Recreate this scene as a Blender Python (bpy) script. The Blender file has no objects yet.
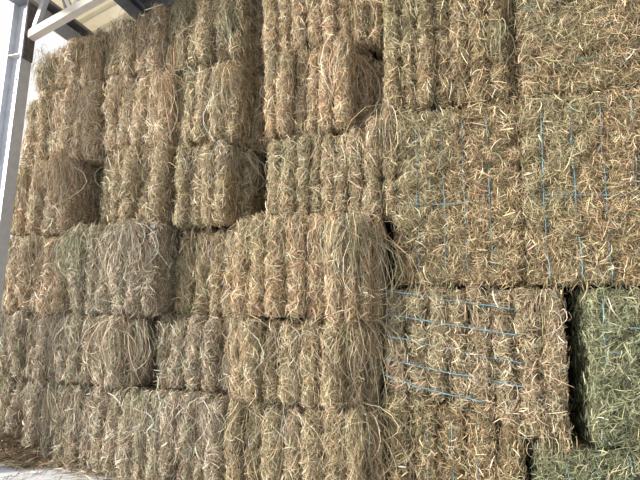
import bpy, bmesh, math
import numpy as np
from mathutils import Matrix, Vector

S = bpy.context.scene
COL = S.collection
RNG = np.random.default_rng(11)

# ------------------------------------------------------------------ helpers
def link(o, parent=None):
    COL.objects.link(o)
    if parent is not None:
        o.parent = parent
    return o

def tag(o, label=None, cat=None, group=None, kind=None):
    if label: o['label'] = label
    if cat: o['category'] = cat
    if group: o['group'] = group
    if kind: o['kind'] = kind
    return o

def empty(name, loc, label, cat, group=None):
    o = bpy.data.objects.new(name, None)
    o.location = loc
    o.empty_display_size = .1
    link(o)
    return tag(o, label, cat, group)

def np_mesh(name, parts, mats, parent=None, smooth_slots=(0,)):
    """parts: list of (verts (n,3), list of face arrays (k,3|4), slot, colours (n,4)|None)"""
    V, tint, loops, starts, mi, sm = [], [], [], [], [], []
    off = 0; lo = 0
    for v, faces, slot, col in parts:
        V.append(v)
        tint.append(col if col is not None else np.tile([[.5, .5, .5, 1.]], (len(v), 1)))
        for f in faces:
            f = np.asarray(f)
            loops.append((f + off).ravel())
            n, k = f.shape
            starts.append(lo + np.arange(n) * k); lo += n * k
            mi.append(np.full(n, slot)); sm.append(np.full(n, slot in smooth_slots))
        off += len(v)
    V = np.concatenate(V); loops = np.concatenate(loops); starts = np.concatenate(starts)
    mi = np.concatenate(mi); sm = np.concatenate(sm); tint = np.concatenate(tint)
    me = bpy.data.meshes.new(name)
    me.vertices.add(len(V)); me.vertices.foreach_set('co', V.astype(np.float32).ravel())
    me.loops.add(len(loops)); me.loops.foreach_set('vertex_index', loops.astype(np.int32))
    me.polygons.add(len(starts)); me.polygons.foreach_set('loop_start', starts.astype(np.int32))
    me.polygons.foreach_set('material_index', mi.astype(np.int32))
    me.polygons.foreach_set('use_smooth', sm)
    a = me.attributes.new('tint', 'FLOAT_COLOR', 'POINT')
    a.data.foreach_set('color', tint.astype(np.float32).ravel())
    for m in mats: me.materials.append(m)
    me.update(calc_edges=True); me.validate()
    return link(bpy.data.objects.new(name, me), parent)

def mb_obj(name, bm, mat, parent=None, smooth=False):
    me = bpy.data.meshes.new(name)
    bmesh.ops.recalc_face_normals(bm, faces=bm.faces)
    bm.to_mesh(me); bm.free()
    me.materials.append(mat)
    if smooth:
        for p in me.polygons: p.use_smooth = True
    return link(bpy.data.objects.new(name, me), parent)

def add_box(bm, lo, hi, M=None):
    c = [(lo[i] + hi[i]) / 2 for i in range(3)]
    d = [hi[i] - lo[i] for i in range(3)]
    m = Matrix.Translation(c) @ Matrix.Diagonal((*d, 1))
    if M is not None: m = M @ m
    bmesh.ops.create_cube(bm, size=1, matrix=m)

def add_profile(bm, pts, p0, p1, side, up):
    """extrude the closed 2-D profile pts (a along side, b along up) from p0 to p1"""
    p0, p1, side, up = Vector(p0), Vector(p1), Vector(side), Vector(up)
    r = [[bm.verts.new(p + side * a + up * b) for a, b in pts] for p in (p0, p1)]
    n = len(pts)
    for i in range(n):
        bm.faces.new((r[0][i], r[0][(i + 1) % n], r[1][(i + 1) % n], r[1][i]))
    bm.faces.new(r[0]); bm.faces.new(r[1][::-1])

# ------------------------------------------------------------------ materials
def nmat(name):
    m = bpy.data.materials.new(name); m.use_nodes = True
    nt = m.node_tree; nt.nodes.clear()
    out = nt.nodes.new('ShaderNodeOutputMaterial')
    b = nt.nodes.new('ShaderNodeBsdfPrincipled')
    nt.links.new(b.outputs[0], out.inputs[0])
    return m, nt, b, out

def ramp(nt, fac, stops):
    r = nt.nodes.new('ShaderNodeValToRGB')
    el = r.color_ramp.elements
    while len(el) < len(stops): el.new(.5)
    for e, (p, c) in zip(el, stops): e.position = p; e.color = (*c, 1)
    nt.links.new(fac, r.inputs[0]); return r

def noise(nt, scale, detail=4, rough=.6, vscale=None, coord='Object'):
    tc = nt.nodes.new('ShaderNodeTexCoord')
    n = nt.nodes.new('ShaderNodeTexNoise')
    n.inputs['Scale'].default_value = scale; n.inputs['Detail'].default_value = detail
    n.inputs['Roughness'].default_value = rough
    if vscale:
        mp = nt.nodes.new('ShaderNodeMapping'); mp.inputs['Scale'].default_value = vscale
        nt.links.new(tc.outputs[coord], mp.inputs[0]); nt.links.new(mp.outputs[0], n.inputs['Vector'])
    else:
        nt.links.new(tc.outputs[coord], n.inputs['Vector'])
    return n

def bump(nt, b, src, strength, dist):
    bp = nt.nodes.new('ShaderNodeBump')
    bp.inputs['Strength'].default_value = strength; bp.inputs['Distance'].default_value = dist
    nt.links.new(src, bp.inputs['Height']); nt.links.new(bp.outputs[0], b.inputs['Normal'])

def straw_mat():
    m, nt, b, out = nmat('straw')
    at = nt.nodes.new('ShaderNodeAttribute'); at.attribute_name = 'tint'
    nt.links.new(at.outputs['Color'], b.inputs['Base Color'])
    b.inputs['Roughness'].default_value = .55
    b.inputs['Specular IOR Level'].default_value = .35
    tr = nt.nodes.new('ShaderNodeBsdfTranslucent')
    nt.links.new(at.outputs['Color'], tr.inputs[0])
    mx = nt.nodes.new('ShaderNodeMixShader'); mx.inputs[0].default_value = .08
    nt.links.new(b.outputs[0], mx.inputs[1]); nt.links.new(tr.outputs[0], mx.inputs[2])
    nt.links.new(mx.outputs[0], out.inputs[0])
    return m

def core_mat():
    """pressed hay: short criss-cross fibres, tinted by the bale's own hay colour"""
    m, nt, b, out = nmat('pressed_hay')
    at = nt.nodes.new('ShaderNodeAttribute'); at.attribute_name = 'tint'
    n = noise(nt, 60, 5, .7, (1.6, 1.6, .5))
    r = ramp(nt, n.outputs[0], [(.32, (.30, .28, .26)), (.5, (.55, .52, .48)), (.7, (.95, .9, .85))])  # darkened throughout, standing in for shade between the stems
    mx = nt.nodes.new('ShaderNodeMix'); mx.data_type = 'RGBA'; mx.blend_type = 'MULTIPLY'
    mx.inputs[0].default_value = 1
    nt.links.new(at.outputs['Color'], mx.inputs[6]); nt.links.new(r.outputs[0], mx.inputs[7])
    nt.links.new(mx.outputs[2], b.inputs['Base Color'])
    b.inputs['Roughness'].default_value = .9
    b.inputs['Specular IOR Level'].default_value = .1
    bump(nt, b, n.outputs[0], .9, .012)
    return m

def flat_mat(name, c, rough=.6, metal=0., var=.12, scale=8, bmp=0.):
    m, nt, b, out = nmat(name)
    n = noise(nt, scale, 5)
    lo = tuple(x * (1 - var) for x in c); hi = tuple(min(1, x * (1 + var)) for x in c)
    r = ramp(nt, n.outputs[0], [(.3, lo), (.7, hi)])
    nt.links.new(r.outputs[0], b.inputs['Base Color'])
    b.inputs['Roughness'].default_value = rough; b.inputs['Metallic'].default_value = metal
    if bmp: bump(nt, b, n.outputs[0], bmp, .01)
    return m

def skylight_mat():
    m, nt, b, out = nmat('skylight_sheet')
    n = noise(nt, 3, 4, .6, (1, 2, 1))
    r = ramp(nt, n.outputs[0], [(.3, (.80, .74, .60)), (.7, (.9, .86, .76))])
    nt.links.new(r.outputs[0], b.inputs['Base Color']); b.inputs['Roughness'].default_value = .5
    tr = nt.nodes.new('ShaderNodeBsdfTranslucent'); nt.links.new(r.outputs[0], tr.inputs[0])
    mx = nt.nodes.new('ShaderNodeMixShader'); mx.inputs[0].default_value = .6
    nt.links.new(b.outputs[0], mx.inputs[1]); nt.links.new(tr.outputs[0], mx.inputs[2])
    nt.links.new(mx.outputs[0], out.inputs[0])
    return m

M_STRAW = straw_mat(); M_CORE = core_mat()
M_TWINE = flat_mat('blue_twine', (.16, .31, .39), .6, 0, .2, 30)
M_GALV = flat_mat('galvanised_steel', (.50, .52, .56), .45, .35, .12, 12)
M_BEIGE = flat_mat('primed_steel', (.62, .58, .52), .5, .1, .08, 10)
M_DARK = flat_mat('weathered_steel', (.23, .24, .26), .55, .3, .2, 10)
M_GUSSET = flat_mat('rusty_plate', (.10, .085, .08), .8, .2, .5, 30, .4)
M_ROOF = flat_mat('roof_sheet', (.16, .165, .17), .6, .3, .15, 6)
M_SKYL = skylight_mat()
M_FLOOR = flat_mat('pale_concrete', (.74, .76, .80), .8, 0, .08, 3, .15)
M_BLOCKER = flat_mat('sky_blocker_sheet', (.2, .2, .2), .7, .1, .2, 4)

# ------------------------------------------------------------------ noise in numpy
_W = np.random.default_rng(5)
_K = [(_W.normal(size=(12, 3)), _W.uniform(0, 6.28, 12)) for _ in range(4)]
def wob(p, freq, i=0):
    k, ph = _K[i]
    return np.sin((p * freq) @ k.T + ph).sum(1) / math.sqrt(5) * .5

# ------------------------------------------------------------------ hay colours (linear albedo; right-stack mixes include shade): (colour, weight)
def pal(*rows):
    c = np.array([r[0] for r in rows], float); w = np.array([r[1] for r in rows], float)
    return c, w / w.sum()
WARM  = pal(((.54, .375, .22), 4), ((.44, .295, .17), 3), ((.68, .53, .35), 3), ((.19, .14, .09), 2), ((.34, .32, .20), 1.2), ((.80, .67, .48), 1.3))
PALE_TAN = pal(((.64, .465, .295), 4), ((.53, .375, .23), 3), ((.78, .61, .42), 3), ((.21, .165, .12), 2), ((.36, .36, .25), 1.2), ((.80, .70, .54), 1.5))  # lighter, pinker mix for the left bales
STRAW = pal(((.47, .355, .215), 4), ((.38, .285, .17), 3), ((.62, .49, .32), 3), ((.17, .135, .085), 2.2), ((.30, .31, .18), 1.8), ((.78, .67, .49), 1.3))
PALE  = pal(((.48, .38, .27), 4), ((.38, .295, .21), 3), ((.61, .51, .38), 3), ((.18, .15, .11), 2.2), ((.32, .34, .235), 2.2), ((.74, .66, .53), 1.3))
DRY = pal(((.43, .325, .205), 4), ((.33, .245, .15), 3), ((.59, .47, .315), 3), ((.14, .11, .07), 2.8), ((.26, .26, .16), 1.8), ((.74, .64, .48), 1.3))  # toned down too, for the dimmer right stack
OLIVE = pal(((.38, .27, .15), 4), ((.28, .20, .11), 3), ((.55, .42, .25), 3), ((.12, .09, .055), 3), ((.24, .25, .14), 1.8), ((.70, .585, .41), 1.1))  # darker mix: weaker light at the right end put into the colour
GREEN = pal(((.19, .205, .12), 4), ((.135, .15, .085), 3), ((.28, .29, .17), 3), ((.46, .40, .26), 1.4), ((.085, .10, .06), 2.8))  # green hay, darkened further for the dim right end
TUFT  = pal(((.33, .33, .20), 4), ((.24, .245, .15), 3), ((.44, .42, .27), 3), ((.52, .45, .29), 1.6), ((.12, .13, .08), 2))

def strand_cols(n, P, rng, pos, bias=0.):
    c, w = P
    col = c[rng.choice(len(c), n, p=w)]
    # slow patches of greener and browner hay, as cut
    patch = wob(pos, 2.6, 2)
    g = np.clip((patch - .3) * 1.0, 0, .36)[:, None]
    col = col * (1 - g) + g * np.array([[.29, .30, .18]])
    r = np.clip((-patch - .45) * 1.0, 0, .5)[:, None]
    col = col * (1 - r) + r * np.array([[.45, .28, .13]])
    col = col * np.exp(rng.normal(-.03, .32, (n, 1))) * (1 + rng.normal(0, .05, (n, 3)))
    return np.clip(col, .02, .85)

def ribbons(P, Wd, width, col):
    """P (n,m,3) centre lines, Wd (n,m,3) unit width directions, width (n,m); -> part"""
    n, m, _ = P.shape
    A = P - Wd * width[..., None] * .5; B = P + Wd * width[..., None] * .5
    v = np.stack([A, B], 2).reshape(-1, 3)
    base = (np.arange(n) * m * 2)[:, None] + (np.arange(m - 1) * 2)[None]
    f = np.stack([base, base + 1, base + 3, base + 2], -1).reshape(-1, 4)
    c = np.repeat(np.concatenate([col, np.ones((n, 1))], 1), m * 2, 0)
    return (v, [f], 1, c)

def unit(a): return a / np.maximum(np.linalg.norm(a, axis=-1, keepdims=True), 1e-9)

def fit(Q, ax, lo, hi, rng, slack):
    """slide stems along an axis so that they stay (nearly) within lo..hi"""
    n = len(Q); a = rng.random(n) ** 2.5 * slack; b = rng.random(n) ** 2.5 * slack
    mn, mx = Q[..., ax].min(1), Q[..., ax].max(1)
    sh = np.maximum(lo - a - mn, 0); sh = np.where(sh > 0, sh, np.minimum(hi + b - mx, 0))
    Q[..., ax] += sh[:, None]

def straws(pos, nrm, tan, n, rng, P, ang_sd, length, lift, wid, droop=.0, jumble=0., box=None, slack=(.05, .035), clumpy=.02):
    """stems lying on a surface: pos/nrm/tan (n,3)"""
    upv = unit(np.cross(nrm, tan)); upv *= np.where(upv[:, 2:3] < 0, -1, 1)
    a = np.where(rng.random(n) < jumble, rng.uniform(-1.57, 1.57, n), rng.normal(0, ang_sd, n))
    d = upv * np.cos(a)[:, None] + tan * np.sin(a)[:, None]
    side = unit(np.cross(nrm, d))
    L = length * np.exp(rng.normal(0, .32, n))
    s = np.linspace(-.5, .5, 5)
    bend = rng.normal(0, .19, n); tilt = rng.normal(0, .16, n)
    clump = wob(pos, 22, 3) + .7 * wob(pos, 46, 1)
    base = rng.gamma(1.6, lift, n) + clumpy * (clump + .4)
    hump = rng.normal(.05, .10, n)
    Q = (pos[:, None] + d[:, None] * (s[None, :, None] * L[:, None, None])
         + side[:, None] * ((s ** 2)[None, :, None] * 4 * (bend * L)[:, None, None] * .5)
         + nrm[:, None] * (base[:, None] + (tilt * L)[:, None] * s[None] + (hump * L)[:, None] * (.25 - s ** 2)[None] * 2)[..., None])
    if droop: Q[..., 2] -= droop * (s[None] ** 2) * L[:, None] * 2
    if box:
        fit(Q, 2, box[2], box[3], rng, slack[0]); fit(Q, 0, box[0], box[1], rng, slack[1])
    T = unit(np.gradient(Q, axis=1))
    tw = rng.normal(0, .8, n)
    ref = nrm * np.cos(tw)[:, None] + side * np.sin(tw)[:, None]
    Wd = unit(np.cross(T, ref[:, None]))
    w = (wid * np.exp(rng.normal(0, .38, n)))[:, None] * np.array([.45, .9, 1, .9, .35])[None]
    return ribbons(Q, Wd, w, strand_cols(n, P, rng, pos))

# ------------------------------------------------------------------ one pressed slab of hay
def slab(w, d, z0, z1, rng, seed, rc, rt, amp, dips=(), nose=1.9):
    """surface function of a slab of width w (centred on x=0), front at y=0, depth d.
    u runs along right side -> front -> left side, z upward."""
    L1 = d - rc; La = rc * math.pi / 2; Lf = w - 2 * rc
    Lt = 2 * L1 + 2 * La + Lf
    off = rng.uniform(-40, 40, 3)
    lean = rng.normal(0, .018); ph = rng.uniform(0, 6.28); sw = rng.uniform(.003, .012)
    def S(u, z):
        u = np.asarray(u, float); z = np.asarray(z, float)
        x = np.empty_like(u); y = np.empty_like(u); nx = np.empty_like(u); ny = np.empty_like(u)
        a = u < L1
        x[a] = w / 2; y[a] = d - u[a] * (d - rc * nose) / L1; nx[a] = 1; ny[a] = 0
        b = (u >= L1) & (u < L1 + La); t = (u[b] - L1) / rc
        x[b] = w / 2 - rc + rc * np.cos(t); y[b] = (rc - rc * np.sin(t)) * nose; nx[b] = np.cos(t); ny[b] = -np.sin(t)
        c = (u >= L1 + La) & (u < L1 + La + Lf)
        x[c] = w / 2 - rc - (u[c] - L1 - La); y[c] = 0; nx[c] = 0; ny[c] = -1
        e = (u >= L1 + La + Lf) & (u < L1 + 2 * La + Lf); t = (u[e] - L1 - La - Lf) / rc
        x[e] = -w / 2 + rc - rc * np.sin(t); y[e] = (rc - rc * np.cos(t)) * nose; nx[e] = -np.sin(t); ny[e] = -np.cos(t)
        g = u >= L1 + 2 * La + Lf
        x[g] = -w / 2; y[g] = rc * nose + (u[g] - L1 - 2 * La - Lf) * (d - rc * nose) / L1; nx[g] = -1; ny[g] = 0
        # rounding in at top and bottom
        q = np.minimum(z - z0, z1 - z); q = np.clip(q / rt, 0, 1)
        ins = rt * (1 - np.sqrt(np.clip(1 - (1 - q) ** 2, 0, 1)))
        p = np.stack([x, y, z], 1)
        nse = amp * wob(p + off, 4.2, 0) + amp * .5 * wob(p + off, 11, 1)
        for dx in dips: nse -= .022 * np.exp(-((x - dx) / .022) ** 2) * (ny < -.5)
        fx = np.where(np.abs(ny) > .5, 0, 1)
        disp = nse * np.where(np.abs(ny) > .3, 1, .35) - ins * np.where(np.abs(ny) > .3, 1., .45)
        zz = (z - z0) / max(z1 - z0, 1e-3) - .5
        x2 = x + nx * disp + lean * zz + sw * np.sin(zz * 5 + ph)
        y2 = y + ny * disp
        sl = np.where(z > (z0 + z1) / 2, 1, -1) * (1 - q) ** 1.5
        nrm = unit(np.stack([nx, ny, sl], 1)); tan = unit(np.stack([-ny, nx, np.zeros_like(nx)], 1))
        return np.stack([x2, y2, z], 1), nrm, tan
    return S, Lt, L1, La, Lf

def slab_parts(S, Lt, L1, La, Lf, w, z0, z1, rng, P, xoff, yoff, dens, ang_sd, length, lift, wid,
               right=.12, left=.05, jumble=.15, droop=.0, nfront=6, inset=0., slack=(.05, .035), clumpy=.02):
    us = np.concatenate([np.linspace(0, L1, 7)[:-1], L1 + np.linspace(0, La, 5)[:-1],
                         L1 + La + np.linspace(0, max(Lf, 1e-4), nfront)[:-1],
                         L1 + La + Lf + np.linspace(0, La, 5)[:-1], L1 + 2 * La + Lf + np.linspace(0, L1, 7)])
    h = z1 - z0
    zs = z0 + h * (.5 - .5 * np.cos(np.linspace(0, math.pi, 15)))
    U, Z = np.meshgrid(us, zs)
    p, _, _ = S(U.ravel(), Z.ravel())
    nu, nz = len(us), len(zs)
    i = np.arange(nz - 1)[:, None] * nu + np.arange(nu - 1)[None]
    f = np.stack([i, i + nu, i + nu + 1, i + 1], -1).reshape(-1, 4)
    # back and caps: strips across the profile
    half = nu // 2; caps = []
    k = np.arange(half - (1 if nu % 2 == 0 else 0))
    for r, flip in ((0, False), (nz - 1, True)):
        q = np.stack([r * nu + k, r * nu + k + 1, r * nu + nu - 2 - k, r * nu + nu - 1 - k], -1)
        q = q[(q[:, 1] < q[:, 2])]
        caps.append(q[:, ::-1] if flip else q)
    j = np.arange(nz - 1) * nu
    caps.append(np.stack([j, j + nu - 1, j + 2 * nu - 1, j + nu], -1))
    cm = (P[0] * P[1][:, None]).sum(0)
    o = np.array([xoff, yoff, 0.])
    ccol = np.tile([[*cm, 1.]], (len(p), 1))
    parts = [(p + o, [f] + caps, 0, ccol)]
    lo = max(L1 - right, 0); hi = min(L1 + 2 * La + Lf + left, Lt)
    n = int(dens * (hi - lo) * h)
    u = rng.uniform(lo, hi, n); z = rng.uniform(z0 + .005, z1 - .004, n)
    p, nr, tn = S(u, z)
    parts.append(straws(p + o, nr, tn, n, rng, P, ang_sd, length, lift, wid, droop, jumble,
                        (xoff - w / 2 + inset, xoff + w / 2 - inset, z0, z1), slack, clumpy))
    return parts

HK, HL = .65, .66
def hang(n, x0, x1, zt, length, rng, P, yfun, out=.03, spread=.03, wid=.0034, sway=0., zmin=None, fan=.42):
    """long stems caught at the top edge and hanging down over the face"""
    n = int(n * HK); length = length * HL
    m = 7
    nt = max(1, n // 9)
    tx = rng.uniform(x0, x1, nt); tz = zt + rng.normal(0, .03, nt); tl = length * rng.uniform(.5, 1.15, nt); ts = rng.normal(sway, .10, nt)
    k = rng.integers(0, nt, n)
    s = np.linspace(0, 1, m)[None]
    x = tx[k] + rng.normal(0, spread, n); L = np.minimum(tl[k] * np.exp(rng.normal(0, .3, n)), length * 1.35)
    slope = ts[k] + rng.normal(0, fan, n); curl = rng.normal(0, .3, n)
    z0 = tz[k] - np.abs(rng.normal(0, .10, n))
    L = np.minimum(L, np.maximum(z0 - zmin, .05)) if zmin is not None else L
    X = x[:, None] + (slope * L)[:, None] * s + (curl * L)[:, None] * np.sin(s * 3.1)
    Zz = z0[:, None] - L[:, None] * (s ** 1.05) + .03 * np.sin(np.pi * np.minimum(s * 2.2, 1))
    o = np.abs(rng.normal(0, out, n)) + .012
    Y = yfun(X) - o[:, None] * np.sin(np.pi * np.clip(.25 + s * .75, 0, 1)) - .008 + .16 * np.clip(.22 - s, 0, 1)
    Q = np.stack([X, Y, Zz], -1)
    T = unit(np.gradient(Q, axis=1))
    tw = rng.normal(0, .9, n)
    ref = np.stack([np.sin(tw), -np.cos(tw), np.zeros(n)], 1)
    Wd = unit(np.cross(T, ref[:, None]))
    w = (wid * .9 * np.exp(rng.normal(0, .25, n)))[:, None] * np.array([.6, .9, 1, 1, .9, .7, .3])[None]
    return ribbons(Q, Wd, w, strand_cols(n, P, rng, Q[:, 3]) * .9)

def tube(path, r, k=6):
    p = np.asarray(path, float); T = unit(np.gradient(p, axis=0))
    ref = np.array([0, 1., 0]); A = unit(np.cross(T, ref)); B = np.cross(T, A)
    t = np.arange(k) * 2 * math.pi / k
    v = (p[:, None] + r * (A[:, None] * np.cos(t)[None, :, None] + B[:, None] * np.sin(t)[None, :, None])).reshape(-1, 3)
    m = len(p); i = np.arange(m - 1)[:, None] * k; j = np.arange(k)[None]; j2 = (j + 1) % k
    f = np.stack([i + j, i + j2, i + k + j2, i + k + j], -1).reshape(-1, 4)
    caps = [np.arange(k)[None, ::-1], (np.arange(k) + (m - 1) * k)[None]]
    return (v, [f] + caps, 0, None)

LEFT = 'flaked hay bales of the left stack'
RIGHT = 'twine tied hay bales of the right stack'

def flaked_bale(x0, x1, z0, z1, p, P, label, n=None, depth=1.1, group=LEFT, tops=None, bots=None, ends=(), starts=(),
                amp=.02, rc=.5, dens=11500, ang=.66, length=.080, lift=.009, wid=.0035, jit=.022, right=.25, left=.06,
                jumble=.5, inset=.007, slack=(.09, .022), clumpy=.016, tufts=(), hangs=160, hang_len=.22, droop=.05):
    """front face at world y=-p.  ends/starts: extra slabs (width, y offset) set back at the right/left end"""
    rng = np.random.default_rng(int(RNG.integers(1 << 30)))
    root = empty('hay_bale', ((x0 + x1) / 2, -p, z0), label, 'hay bale', group)
    cx = (x0 + x1) / 2
    we = sum(e[0] for e in ends); ws = sum(e[0] for e in starts)
    span = x1 - x0 - we - ws
    n = n or max(2, round(span / .145))
    ww = rng.uniform(.85, 1.15, n); ww *= span / ww.sum()
    segs = [(w, dy) for w, dy in starts] + [(w, rng.normal(0, jit)) for w in ww] + [(w, dy) for w, dy in ends]
    x = x0; ys = []; xs = []
    for i, (w, dy) in enumerate(segs):
        f = (x + w / 2 - x0) / (x1 - x0)
        t = (z1 if tops is None else np.interp(f, np.linspace(0, 1, len(tops)), tops)) - z0 + rng.normal(-.008, .008)
        b = (0 if bots is None else np.interp(f, np.linspace(0, 1, len(bots)), bots) - z0) + .004
        dd = depth - max(dy, 0)
        S, Lt, L1, La, Lf = slab(w - .026, dd, b, t, rng, 0, min(rc * (w - .026) * .98, .085), .07, amp)
        last = i == len(segs) - 1
        nxt = segs[i + 1][1] - dy if not last else 0
        prv = segs[i - 1][1] - dy if i else 0
        parts = slab_parts(S, Lt, L1, La, Lf, w, b, t, rng, P, x + w / 2 - cx, dy, dens, ang, length, lift, wid,
                           right=right if last else max(.03, nxt), left=left if i == 0 else max(.03, prv), jumble=jumble, droop=droop, inset=inset, slack=slack, clumpy=clumpy)
        np_mesh('flake', parts, [M_CORE, M_STRAW], root)
        xs.append(x + w / 2 - cx); ys.append(dy); x += w
    yf = lambda X: np.interp(X, xs, ys)
    lp = []
    if hangs:
        lp.append(hang(hangs, x0 - cx + .03, x1 - cx - .03, (z1 if tops is None else float(np.mean(tops))) - z0 - .02, hang_len, rng, P, yf, zmin=.03 - z0))
    for (a, b, zt, ln, cnt, PP, out, sway) in tufts:
        np_mesh('hay_tuft', [hang(cnt, a - cx, b - cx, zt - z0, ln, rng, PP, yf, out, .035, .0036, sway, .03 - z0, .13)], [M_CORE, M_STRAW], root)
    if lp: np_mesh('loose_hay', lp, [M_CORE, M_STRAW], root)
    return root

def block_bale(x0, x1, z0, z1, p, P, label, depth=1.0, dips=(), group=RIGHT, dens=9400, ang=.9, length=.062, lift=.015, wid=.0033,
               left=.10, right=.06, amp=.012, clumpy=.027, jumble=.75, tufts=()):
    rng = np.random.default_rng(int(RNG.integers(1 << 30)))
    cx = (x0 + x1) / 2
    root = empty('hay_bale', (cx, -p, z0), label, 'hay bale', group)
    w = x1 - x0 - .01
    S, Lt, L1, La, Lf = slab(w, depth, .004, z1 - z0 - .004, rng, 0, .035, .03, amp, [d - cx for d in dips], 1.)
    parts = slab_parts(S, Lt, L1, La, Lf, w, .004, z1 - z0 - .004, rng, P, 0, 0, dens, ang, length, lift, wid, right, left, jumble, 0, 40, slack=(.10, .06), clumpy=clumpy)
    np_mesh('hay_block', parts, [M_CORE, M_STRAW], root)
    for (a, b, zt, ln, cnt, PP, out, sway) in tufts:
        np_mesh('hay_tuft', [hang(cnt, a - cx, b - cx, zt - z0, ln, rng, PP, lambda X: X * 0, out, .03, .0036, sway)], [M_CORE, M_STRAW], root)
    return root

def twine(root, p0, p1, off=.014, sag=.006, r=.0032, n=26):
    """a run of twine from world (x, z) p0 to p1 along the front face of root's bale"""
    rng = np.random.default_rng(int(RNG.integers(1 << 30)))
    t = np.linspace(0, 1, n)
    x = p0[0] + (p1[0] - p0[0]) * t - root.location.x; z = p0[1] + (p1[1] - p0[1]) * t - root.location.z
    w = np.cumsum(rng.normal(0, .0022, n)); w -= w[0] + (w[-1] - w[0]) * t
    hz = abs(p1[0] - p0[0]) > abs(p1[1] - p0[1])
    if hz: z = z + w - sag * np.sin(np.pi * t)
    else: x = x + w
    y = -off - .012 + .007 * np.sin(t * rng.uniform(14, 26) + rng.uniform(0, 6)) + rng.normal(0, .001, n)
    y[0] += .02; y[-1] += .02
    return np_mesh('twine', [tube(np.stack([x, y, z], 1), r)], [M_TWINE], root)

# ================================================================== LEFT STACK, six courses
Z1, Z2, Z3, Z4, Z5, Z6 = .70, 1.31, 2.08, 2.82, 3.57, 4.30
# --- bottom course
flaked_bale(-4.55, -3.50, 0, .69, -.06, PALE, 'drab hay bale on the floor at the far left, behind the heap of loose hay', hangs=230, hang_len=.4, starts=[(.2, .12)])
flaked_bale(-3.49, -2.66, 0, .70, .09, PALE, 'pale green-grey hay bale on the floor beside the bare concrete patch', hangs=230, hang_len=.4,
            tufts=[(-3.42, -3.36, .72, .62, 90, PALE, .05, 0)])
flaked_bale(-2.63, -1.68, 0, .70, .14, PALE, 'grey-green floor bale under the recessed pale bale, left of the broad bulging one', hangs=420, hang_len=.4)
flaked_bale(-1.66, -.50, 0, .69, .16, STRAW, 'broad bulging floor bale hung with loose straw, next to the blue-tied stack', hangs=260, hang_len=.45,
            ends=[(.11, .10)], tufts=[(-.68, -.56, .74, .55, 160, STRAW, .06, .08), (-1.18, -1.1, .72, .55, 80, PALE, .05, .1)])
# --- second course
flaked_bale(-4.62, -3.44, .70, 1.30, .02, PALE, 'washed-out tan bale at the far left in the second course, shaggy with a dark hollow', hangs=230, hang_len=.4,
            starts=[(.17, .02), (.13, .16)], tufts=[(-4.25, -4.15, 1.34, .55, 130, PALE, .06, -.1), (-3.50, -3.42, 1.34, .6, 110, PALE, .05, -.05)])
flaked_bale(-3.40, -2.56, .71, 1.32, .12, PALE, 'shaggy pale bale jutting out directly under the block with a shaded end', hangs=230, hang_len=.4, ends=[(.10, .06)], right=.4,
            tufts=[(-2.76, -2.66, 1.34, .75, 160, STRAW, .06, -.08), (-2.62, -2.5, 1.30, .6, 140, PALE, .05, .05)])
flaked_bale(-2.54, -1.70, .71, 1.31, .0, PALE, 'flat-faced pale bale set back in the second course beside the broad bulging pair', starts=[(.12, .2)], hangs=180, hang_len=.34)
flaked_bale(-1.66, -.53, .70, 1.31, .20, STRAW, 'broad shaggy bale in the second course beneath the big bale with rounded flakes', hangs=230, hang_len=.45,
            ends=[(.12, .08), (.10, .2)], tufts=[(-.70, -.57, 1.36, .7, 220, STRAW, .06, .04), (-1.62, -1.5, 1.34, .5, 120, WARM, .06, 0)])
# --- third course
flaked_bale(-4.50, -3.46, 1.31, 2.05, .03, PALE_TAN, 'pale tan bale at the left edge, third course, below the drooping orange-tan one', hangs=230, hang_len=.4, starts=[(.2, .05), (.14, .03)],
            tufts=[(-3.95, -3.85, 2.08, .5, 100, PALE, .05, .1)])
flaked_bale(-3.24, -2.40, 1.32, 2.10, .20, PALE, 'block-like protruding bale with a green left edge and a deeply shaded right end', hangs=380, hang_len=.34, amp=.02,
            ends=[(.09, .05)], right=.4, tufts=[(-3.22, -3.15, 2.08, .6, 150, TUFT, .05, 0), (-2.68, -2.58, 2.12, .6, 150, PALE, .05, .0)])
flaked_bale(-2.38, -1.72, 1.31, 2.06, -.04, STRAW, 'recessed tan bale in the third course between two protruding bales', hangs=260, hang_len=.3, depth=1.0, starts=[(.08, .12)])
flaked_bale(-1.62, -.50, 1.32, 2.09, .24, WARM, 'big reddish bale with rounded flakes and a hanging grey-green fringe at its right end', hangs=420, hang_len=.34, n=6, amp=.02,
            ends=[(.09, .0), (.08, .05), (.06, .16)], right=.4,
            tufts=[(-.70, -.62, 2.10, .85, 120, STRAW, .04, .0), (-.68, -.60, 2.08, .8, 120, TUFT, .04, .0), (-.74, -.70, 2.10, .8, 50, TUFT, .03, .02)])
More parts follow.
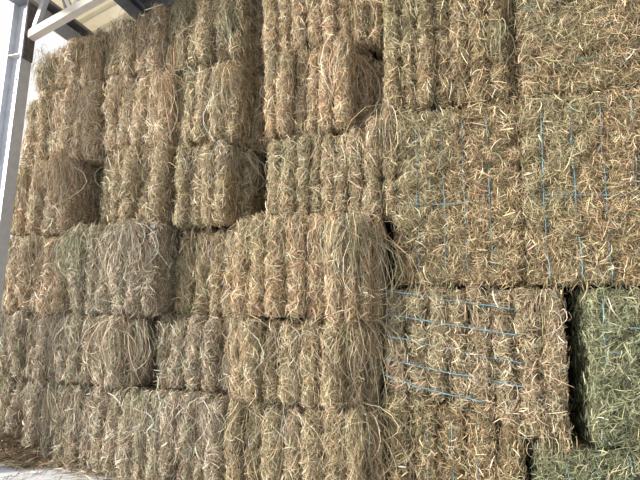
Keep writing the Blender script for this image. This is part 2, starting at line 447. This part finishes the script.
# --- fourth course
flaked_bale(-4.34, -3.50, 2.06, 2.79, .05, PALE_TAN, 'drooping orange-tan bale beside the column with a dark slit in its face', hangs=520, hang_len=.45, starts=[(.16, .03), (.12, .03), (.10, .16)],
            tufts=[(-3.75, -3.55, 2.84, .5, 200, WARM, .05, -.15), (-4.1, -4.0, 2.84, .5, 120, WARM, .06, -.15)])
flaked_bale(-3.49, -2.43, 2.12, 2.85, .02, STRAW, 'grey-green bale under the level tan bale, with a wide shadowed hollow at its left', hangs=330, hang_len=.32, starts=[(.18, .36), (.13, .22)],
            tufts=[(-3.45, -3.3, 2.8, .5, 160, STRAW, .05, .2)])
flaked_bale(-2.42, -1.70, 2.08, 2.81, .05, STRAW, 'olive bale left of the black slot, a curved slab standing at its left', hangs=260, hang_len=.3, starts=[(.11, .30), (.13, -.03)], ends=[(.09, .22)],
            right=.3, tufts=[(-2.40, -2.34, 2.84, .5, 90, WARM, .05, -.05), (-1.86, -1.80, 2.84, .6, 100, PALE, .04, 0)])
flaked_bale(-1.46, -.39, 2.09, 2.81, .04, STRAW, 'bale of rounded flakes right of the black slot, taller at its right end', hangs=200, hang_len=.26, n=6, amp=.02, tops=[2.78, 2.8, 2.8, 2.8, 2.84, 2.96],
            starts=[(.14, .03)], ends=[(.16, -.03), (.10, .02)], right=.3, tufts=[(-.50, -.41, 2.98, .6, 110, STRAW, .04, 0)])
# --- fifth course
flaked_bale(-4.36, -3.29, 2.80, 3.56, .0, PALE_TAN, 'bale at the stack corner behind the column, its top step open to the sky', hangs=420, hang_len=.3, tops=[3.54, 3.57, 3.57],
            starts=[(.22, .10), (.1, .16)], ang=.6)
flaked_bale(-3.27, -2.46, 2.86, 3.60, .0, PALE_TAN, 'level tan bale with even upright flakes in the fifth course', hangs=260, hang_len=.3, starts=[(.10, .10)], tufts=[(-2.62, -2.5, 3.60, .6, 160, WARM, .05, .03)])
flaked_bale(-2.45, -1.64, 2.83, 3.56, .04, STRAW, 'fifth-course bale with a green streak, ending in an orange slab over the black slot', hangs=260, hang_len=.3, starts=[(.14, .14)],
            ends=[(.10, -.02), (.10, .30)], right=.3, tufts=[(-1.90, -1.86, 3.4, .45, 60, TUFT, .04, .15), (-1.74, -1.68, 3.6, .8, 120, WARM, .04, 0), (-2.52, -2.44, 3.60, .4, 70, TUFT, .05, .2)])
flaked_bale(-1.59, -.50, 2.83, 3.60, .03, WARM, 'broad tan bale with a shadowed recess at its right, beside the upright-flaked top right bale', hangs=240, hang_len=.24, n=6, amp=.02,
            starts=[(.09, .22)], ends=[(.13, .26), (.11, .34)], right=.3, tufts=[(-.78, -.72, 3.62, .8, 160, WARM, .05, .02)])
# --- top course
flaked_bale(-4.16, -3.34, 3.58, 4.05, .0, PALE_TAN, 'slumped bale with a green tinge at the left end of the top, against the sky', hangs=300, hang_len=.25, tops=[3.84, 3.98, 4.07, 4.15, 4.22], ang=.7,
            tufts=[(-4.05, -3.92, 3.92, .3, 120, TUFT, .04, 0), (-3.5, -3.4, 4.1, .5, 120, WARM, .05, 0)])
flaked_bale(-3.32, -2.60, 3.61, 4.25, .02, PALE_TAN, 'top-course bale right under the cream roof sheet', hangs=240, hang_len=.3, tops=[4.10, 4.16, 4.22, 4.28, 4.30], ang=.5, starts=[(.10, .10)])
flaked_bale(-2.57, -1.66, 3.58, 4.34, .05, STRAW, 'top-course bale shaded olive at its left with a green tuft on its right', hangs=320, hang_len=.35, starts=[(.13, .10)], ends=[(.10, .0), (.08, .26)],
            right=.3, tufts=[(-1.90, -1.80, 4.1, .5, 110, TUFT, .04, 0), (-2.58, -2.45, 3.95, .5, 170, OLIVE, .05, 0)])
flaked_bale(-1.64, -.49, 3.60, 4.36, .02, WARM, 'warm orange top bale with rounded flakes, next to the right stack', hangs=240, hang_len=.3, n=6, amp=.02,
            starts=[(.08, .22)], ends=[(.14, .05), (.12, .08)], tufts=[(-.74, -.55, 4.0, .5, 160, OLIVE, .05, 0)])

# ================================================================== RIGHT STACK
# --- floor bales
b = flaked_bale(-.47, .415, 0, .74, .0, OLIVE, 'brown floor bale with upright twine, under the sagging bale with level twine', group=RIGHT, n=5, rc=.2, inset=0, slack=(.05, .035), clumpy=.024, jit=.006,
            tops=[.835, .80, .76, .70, .63], dens=9600, lift=.013, wid=.0034, ang=.8, length=.062, jumble=.5, hangs=120, hang_len=.15, depth=1.0, amp=.012, droop=0)
for x in (-.336, -.18, -.028, .146): twine(b, (x, .04), (x - .004, .66 if x < 0 else .56), .016)
b = block_bale(.495, 1.45, 0, .56, .02, GREEN, 'low green bale on the floor beneath the other green bale', dips=(.664, .844, 1.013, 1.19), left=.2)
for x in (.664, .844, 1.013, 1.19): twine(b, (x + .006, .03), (x - .006, .54), .022)
# --- sagging bale, level twine
b = flaked_bale(-.47, .70, .70, 1.57, .03, DRY, 'sagging pale straw bale tied with level blue twines, dark gap at its right', group=RIGHT, n=8, rc=.24, inset=.002, slack=(.05, .03), clumpy=.024, jit=.008,
            right=.05, tops=[1.555] * 3, bots=[.84, .80, .76, .68, .60, .59], dens=9600, lift=.013, wid=.0034, ang=.9, length=.064, jumble=.7, hangs=100, hang_len=.12, depth=1.0, amp=.014, droop=0,
            tufts=[(.44, .66, .70, .15, 200, STRAW, .06, .05), (.55, .66, 1.57, .2, 60, STRAW, .05, 0)])
for (za, zb, xb) in ((1.535, 1.41, .42), (1.365, 1.235, .43), (1.21, 1.06, .45), (1.045, .90, .47), (.93, .80, .2)):
    twine(b, (-.47, za), (xb, zb), .027, .004, r=.0037)
b = block_bale(.835, 1.85, .575, 1.555, .03, GREEN, 'green bale at the right edge tied with blue twine, past the narrow black gap', left=.3, depth=.9)
twine(b, (.925, 1.50), (.915, .98), .026)
twine(b, (.925, 1.33), (1.8, 1.26), .028, .004); twine(b, (.922, 1.155), (1.8, 1.09), .028, .004)
# --- two tall bales, upright twine
b = block_bale(-.395, .485, 1.575, 2.915, .0, OLIVE, 'tall straw bale with four thin upright twines, second from the top beside the left stack', dips=(-.232, -.051, .105, .269), left=.02,
               tufts=[(-.35, .45, 1.66, .2, 160, OLIVE, .04, 0)])
for x in (-.232, -.051, .105, .269): twine(b, (x, 2.83), (x + .01, 1.64), .010, r=.0032)
twine(b, (-.38, 2.19), (.1, 2.17), .014, r=.003)
b = block_bale(.495, 1.42, 1.575, 2.92, .02, OLIVE, 'tall tan bale with bold blue upright twines at the right edge of the picture', dips=(.634, .826, .999, 1.189), left=.04,
               tufts=[(.5, 1.3, 1.66, .2, 160, OLIVE, .04, 0)])
for x in (.634, .826, .999, 1.189): twine(b, (x, 2.86), (x - .004, 1.60), .012, r=.0038)
twine(b, (.62, 2.19), (1.35, 2.15), .016)
# --- top two
flaked_bale(-.47, .50, 2.93, 4.2, .04, OLIVE, 'top right-stack bale with upright flakes, a yellow-green tuft on its right flank', group=RIGHT, n=6, rc=.36, inset=.004, slack=(.05, .03), clumpy=.024, jit=.012,
            dens=10000, wid=.0034, ang=.8, length=.075, jumble=.5, hangs=160, hang_len=.2, depth=1.0, amp=.016, ends=[(.12, .0), (.07, .10)], right=.3,
            tufts=[(.36, .40, 3.55, .3, 90, TUFT, .05, 0), (.38, .5, 3.9, .4, 160, OLIVE, .07, .1)])
b = block_bale(.525, 1.75, 2.935, 4.2, .0, OLIVE, 'top bale in the upper right corner with faint slanting blue twines', left=.25, length=.075, depth=.9)
for (za, zb) in ((3.14, 3.21), (3.33, 3.45), (3.47, 3.60), (3.62, 3.76), (3.80, 3.94)): twine(b, (.55, za), (1.6, zb), .012, .01, r=.0034)

# ================================================================== LOOSE HAY ON THE FLOOR
def litter(name, n, x0, x1, y0, y1, hfun, length, P, label, mound=False):
    rng = np.random.default_rng(int(RNG.integers(1 << 30)))
    x = rng.uniform(x0, x1, n); y = y1 - (y1 - y0) * rng.beta(1, 2.2, n) if not mound else rng.uniform(y0, y1, n)
    h = hfun(x, y); keep = rng.random(n) < np.clip(.25 + h * 18, 0, 1); x, y, h = x[keep], y[keep], h[keep]; n = len(x)
    pos = np.stack([x, y, h * rng.random(n) ** .5 + .006], 1)
    nr = np.tile([[0, 0, 1.]], (n, 1)); nr = unit(nr + rng.normal(0, .22, (n, 3)))
    a = rng.uniform(0, 6.28, n); tn = unit(np.stack([np.cos(a), np.sin(a), np.zeros(n)], 1))
    part = straws(pos, nr, tn, n, rng, P, .8, length, .002, .0048)
    part[0][:, 2] = np.maximum(part[0][:, 2], .0025)
    parts = [part]
    if mound:
        gx, gy = np.meshgrid(np.linspace(x0, x1, 30), np.linspace(y0, y1, 18))
        gz = hfun(gx.ravel(), gy.ravel()) * .75
        v = np.stack([gx.ravel(), gy.ravel(), gz], 1)
        i = np.arange(17)[:, None] * 30 + np.arange(29)[None]
        f = np.stack([i, i + 1, i + 31, i + 30], -1).reshape(-1, 4)
        cm = (P[0] * P[1][:, None]).sum(0)
        parts.insert(0, (v, [f], 0, np.tile([[*cm, 1.]], (len(v), 1))))
    o = np_mesh(name, parts, [M_CORE, M_STRAW])
    return tag(o, label, 'hay', None, 'stuff')
litter('loose_hay_heap', 5200, -4.75, -3.5, -.20, .05,
       lambda x, y: np.clip(.17 * np.exp(-((x + 4.15) / .42) ** 2 - ((y + .03) / .2) ** 2) + .012 * np.sin(x * 19) * np.sin(y * 23), .0, 1), .14, PALE,
       'low heap of loose hay on the floor at the far left foot of the stack', True)
litter('hay_litter', 4200, -3.5, 1.6, -.8, -.10, lambda x, y: np.clip(.035 * np.exp(-((y + .12) / (.10 + .16 * np.clip((x + 3.4) / .8, 0, 1))) ** 2) + .004 * np.sin(x * 7 + y * 9), 0, 1), .1, PALE,
       'scattered wisps of hay on the concrete along the foot of the bales')

# ================================================================== SHED
bm = bmesh.new(); add_box(bm, (-16, -14, -.1), (12, 8, 0))
tag(mb_obj('floor', bm, M_FLOOR), 'pale concrete floor', None, None, 'structure')
bm = bmesh.new(); add_box(bm, (-4.2, 1.35, 0), (2.38, 1.42, 3.5))  # added behind the stack so no sky shows through the black gaps
tag(mb_obj('sky_blocker_back', bm, M_BLOCKER), 'added sheet behind the bales, keeping sky light out of the gaps', None, None, 'structure')

bm = bmesh.new(); add_box(bm, (2.3, -7.5, 0), (2.38, 1.35, 6.2))  # added out of view to keep sky light off right-facing bale ends
tag(mb_obj('sky_blocker_right', bm, M_BLOCKER), 'added dark sheet out of view, blocking sky light from the right', None, None, 'structure')
SL = .33
roofz = lambda x: 4.42 + SL * (x + 3.95)
def sheet(name, x0, x1, y0, y1, mat, label):
    """corrugated sheet, ribs running up the slope"""
    ys = []; pitch = .20; y = y0
    while y < y1:
        ys += [(y, 0), (y + .13, 0), (y + .15, .035), (y + .18, .035)]; y += pitch
    bm = bmesh.new(); rows = []
    for dz in (0, .006):
        for x in (x0, x1):
            rows.append([bm.verts.new((x, a, roofz(x) + b + dz)) for a, b in ys])
    for r0, r1 in ((0, 1), (3, 2), (2, 0), (1, 3)):
        for i in range(len(ys) - 1):
            bm.faces.new((rows[r0][i], rows[r0][i + 1], rows[r1][i + 1], rows[r1][i]))
    for i in (0, -1): bm.faces.new((rows[0][i], rows[1][i], rows[3][i], rows[2][i]))
    return tag(mb_obj(name, bm, mat), label, None, None, 'structure')
Y0, Y1 = -1.0, 4.0
sheet('ceiling', -3.22, 2.3, Y0, Y1, M_ROOF, 'dark corrugated roof sheet over the bales')
sheet('ceiling_skylight', -4.12, -3.23, Y0, Y1, M_SKYL, 'cream translucent roof sheet along the eave')

def cee(bm, p0, p1, side, up, w, h, t=.012, lip=.03):
    pts = [(0, 0), (w, 0), (w, lip), (w - t, lip), (w - t, t), (t, t), (t, h - t), (w - t, h - t), (w - t, h - lip), (w, h - lip), (w, h), (0, h)]
    add_profile(bm, pts, p0, p1, side, up)
for i, x in enumerate((-3.98, -3.26, -2.4, -1.5, -.6, .3, 1.2, 2.0)):
    bm = bmesh.new(); z = roofz(x) - .165
    cee(bm, (x, Y0 + .03, z), (x, Y1 - .05, z), (1, 0, SL * .9), (0, 0, 1), .14 if i == 0 else .10, .16 if i == 0 else .13)
    o = mb_obj('eave_beam' if i == 0 else 'roof_purlin', bm, M_DARK)
    if i == 0: tag(o, 'dark steel eave beam over the column head at the open side', 'beam')
    elif i == 1: tag(o, 'grey roof purlin between the cream sheet and the dark roof sheet', 'purlin')
    else: tag(o, 'dark roof purlin above the bales, hidden by the stack', 'purlin', 'purlins hidden above the stack')

# column: H section, web facing the yard
cx0, cx1, cy0, cy1 = -3.985, -3.80, -.455, -.345
col = empty('steel_column', ((cx0 + cx1) / 2, (cy0 + cy1) / 2, 0), 'galvanised steel column of H section at the left edge of the stack', 'column')
ox, oy = col.location.x, col.location.y
def cbox(name, lo, hi, mat=M_GALV, parent=col):
    bm = bmesh.new(); add_box(bm, (lo[0] - ox, lo[1] - oy, lo[2]), (hi[0] - ox, hi[1] - oy, hi[2]))
    bmesh.ops.bevel(bm, geom=bm.edges[:], offset=.002, segments=1, affect='EDGES')
    return mb_obj(name, bm, mat, parent)
H = 4.25
cbox('flange', (cx0, cy0, .02), (cx0 + .012, cy1, H)); cbox('flange', (cx1 - .012, cy0, .02), (cx1, cy1, H))
web = cbox('web', (cx0 + .012, (cy0 + cy1) / 2 - .005, .02), (cx1 - .012, (cy0 + cy1) / 2 + .005, H))
cbox('base_plate', (cx0 - .06, cy0 - .05, 0), (cx1 + .06, cy1 + .05, .02))
cbox('stiffener', (cx0 + .012, cy0 + .004, 3.70), (cx1 - .012, (cy0 + cy1) / 2 - .005, 3.712), M_BEIGE)
cbox('gusset_plate', (cx1, (cy0 + cy1) / 2 - .05, 3.66), (cx1 + .012, cy1, 4.24), M_GUSSET)
for i in range(13):
    bm = bmesh.new()
    M = Matrix.Translation((cx0 + .10 - ox, (cy0 + cy1) / 2 - .011 - oy, 2.05 + i * .13)) @ Matrix.Rotation(math.pi / 2, 4, 'X')
    bmesh.ops.create_cone(bm, cap_ends=True, segments=6, radius1=.017, radius2=.014, depth=.012, matrix=M)
    mb_obj('bolt', bm, M_DARK, col)

# sloping roof truss along x, in the column's plane
ty = (cy0 + cy1) / 2
tr = empty('roof_truss', (cx1 + .02, ty, 3.88), 'beige steel roof truss rising right from the column head', 'truss')
tx, tz = cx1 + .02, 3.88
u = Vector((1, 0, SL)).normalized(); upv = Vector((-SL, 0, 1)).normalized()
def strut(name, a, b, w, h, mat):
    a, b = Vector((a[0] - tx, 0, a[1] - tz)), Vector((b[0] - tx, 0, b[1] - tz))
    d = (b - a).normalized(); up = Vector((-d.z, 0, d.x))
    bm = bmesh.new(); t = .006
    # angle section: one leg flat, one upright
    pts = [(-w / 2, -h / 2), (w / 2, -h / 2), (w / 2, -h / 2 + t), (-w / 2 + t, -h / 2 + t), (-w / 2 + t, h / 2), (-w / 2, h / 2)]
    add_profile(bm, pts, a, b, (0, 1, 0), up)
    return mb_obj(name, bm, mat, tr)
bz = lambda x: 3.905 + SL * (x - cx1)
tzf = lambda x: roofz(x) - .20
strut('bottom_chord', (cx1 + .012, bz(cx1)), (1.9, bz(1.9)), .07, .075, M_BEIGE)
strut('top_chord', (cx1 + .03, tzf(cx1 + .03)), (1.9, tzf(1.9)), .06, .06, M_BEIGE)
zig = [-3.755, -3.62, -3.34, -3.05, -2.75, -2.45, -2.1, -1.75]
strut('web_member', (-3.755, bz(-3.755)), (-3.63, tzf(-3.63)), .045, .045, M_GALV)
strut('web_member', (-3.36, bz(-3.36)), (-3.50, tzf(-3.50)), .02, .02, M_DARK)
strut('web_member', (-3.31, bz(-3.31)), (-3.48, tzf(-3.48)), .035, .04, M_BEIGE)
x = -3.30
while x < 1.4:
    strut('web_member', (x, bz(x)), (x + .22, tzf(x + .22)), .035, .035, M_GALV)
    strut('web_member', (x + .44, bz(x + .44)), (x + .22, tzf(x + .22)), .035, .035, M_GALV)
    x += .44

# ================================================================== LIGHT
w = bpy.data.worlds.new('sky'); S.world = w; w.use_nodes = True
nt = w.node_tree; bg = nt.nodes['Background']
tc = nt.nodes.new('ShaderNodeTexCoord'); sx = nt.nodes.new('ShaderNodeSeparateXYZ')
nt.links.new(tc.outputs['Generated'], sx.inputs[0])
r = ramp(nt, sx.outputs[2], [(.0, (1.0, .98, .95)), (.6, (.99, .99, 1.0)), (1., (.66, .80, 1.0))])
nt.links.new(r.outputs[0], bg.inputs[0]); bg.inputs[1].default_value = .78
sun = bpy.data.lights.new('sun', 'SUN'); sun.energy = 6.2; sun.angle = math.radians(8); sun.color = (1, .95, .87)
so = link(bpy.data.objects.new('sun', sun))
so.rotation_euler = Vector((.80, .54, -.29)).to_track_quat('-Z', 'Y').to_euler()

# ================================================================== CAMERA
al = math.radians(16.7); th = math.atan(.15); ro = math.radians(1.0)
R = Vector((math.cos(al), math.sin(al), 0)); F = Vector((-math.sin(al), math.cos(al), 0)); Zv = Vector((0, 0, 1))
fw = F * math.cos(th) + Zv * math.sin(th); up = -F * math.sin(th) + Zv * math.cos(th)
r2 = R * math.cos(ro) + up * math.sin(ro); u2 = -R * math.sin(ro) + up * math.cos(ro)
cam = bpy.data.cameras.new('camera'); co = link(bpy.data.objects.new('camera', cam))
cam.sensor_width = 36; cam.lens = 36 * 440 / 640; cam.clip_start = .05
m = Matrix((r2, u2, -fw)).transposed().to_4x4(); m.translation = (0, -3.3, 1.41)
co.matrix_world = m
S.camera = co
S.view_settings.view_transform = 'Standard'; S.view_settings.look = 'None'
S.view_settings.gamma = 1; S.view_settings.use_curve_mapping = False
S.view_settings.exposure = 0.36
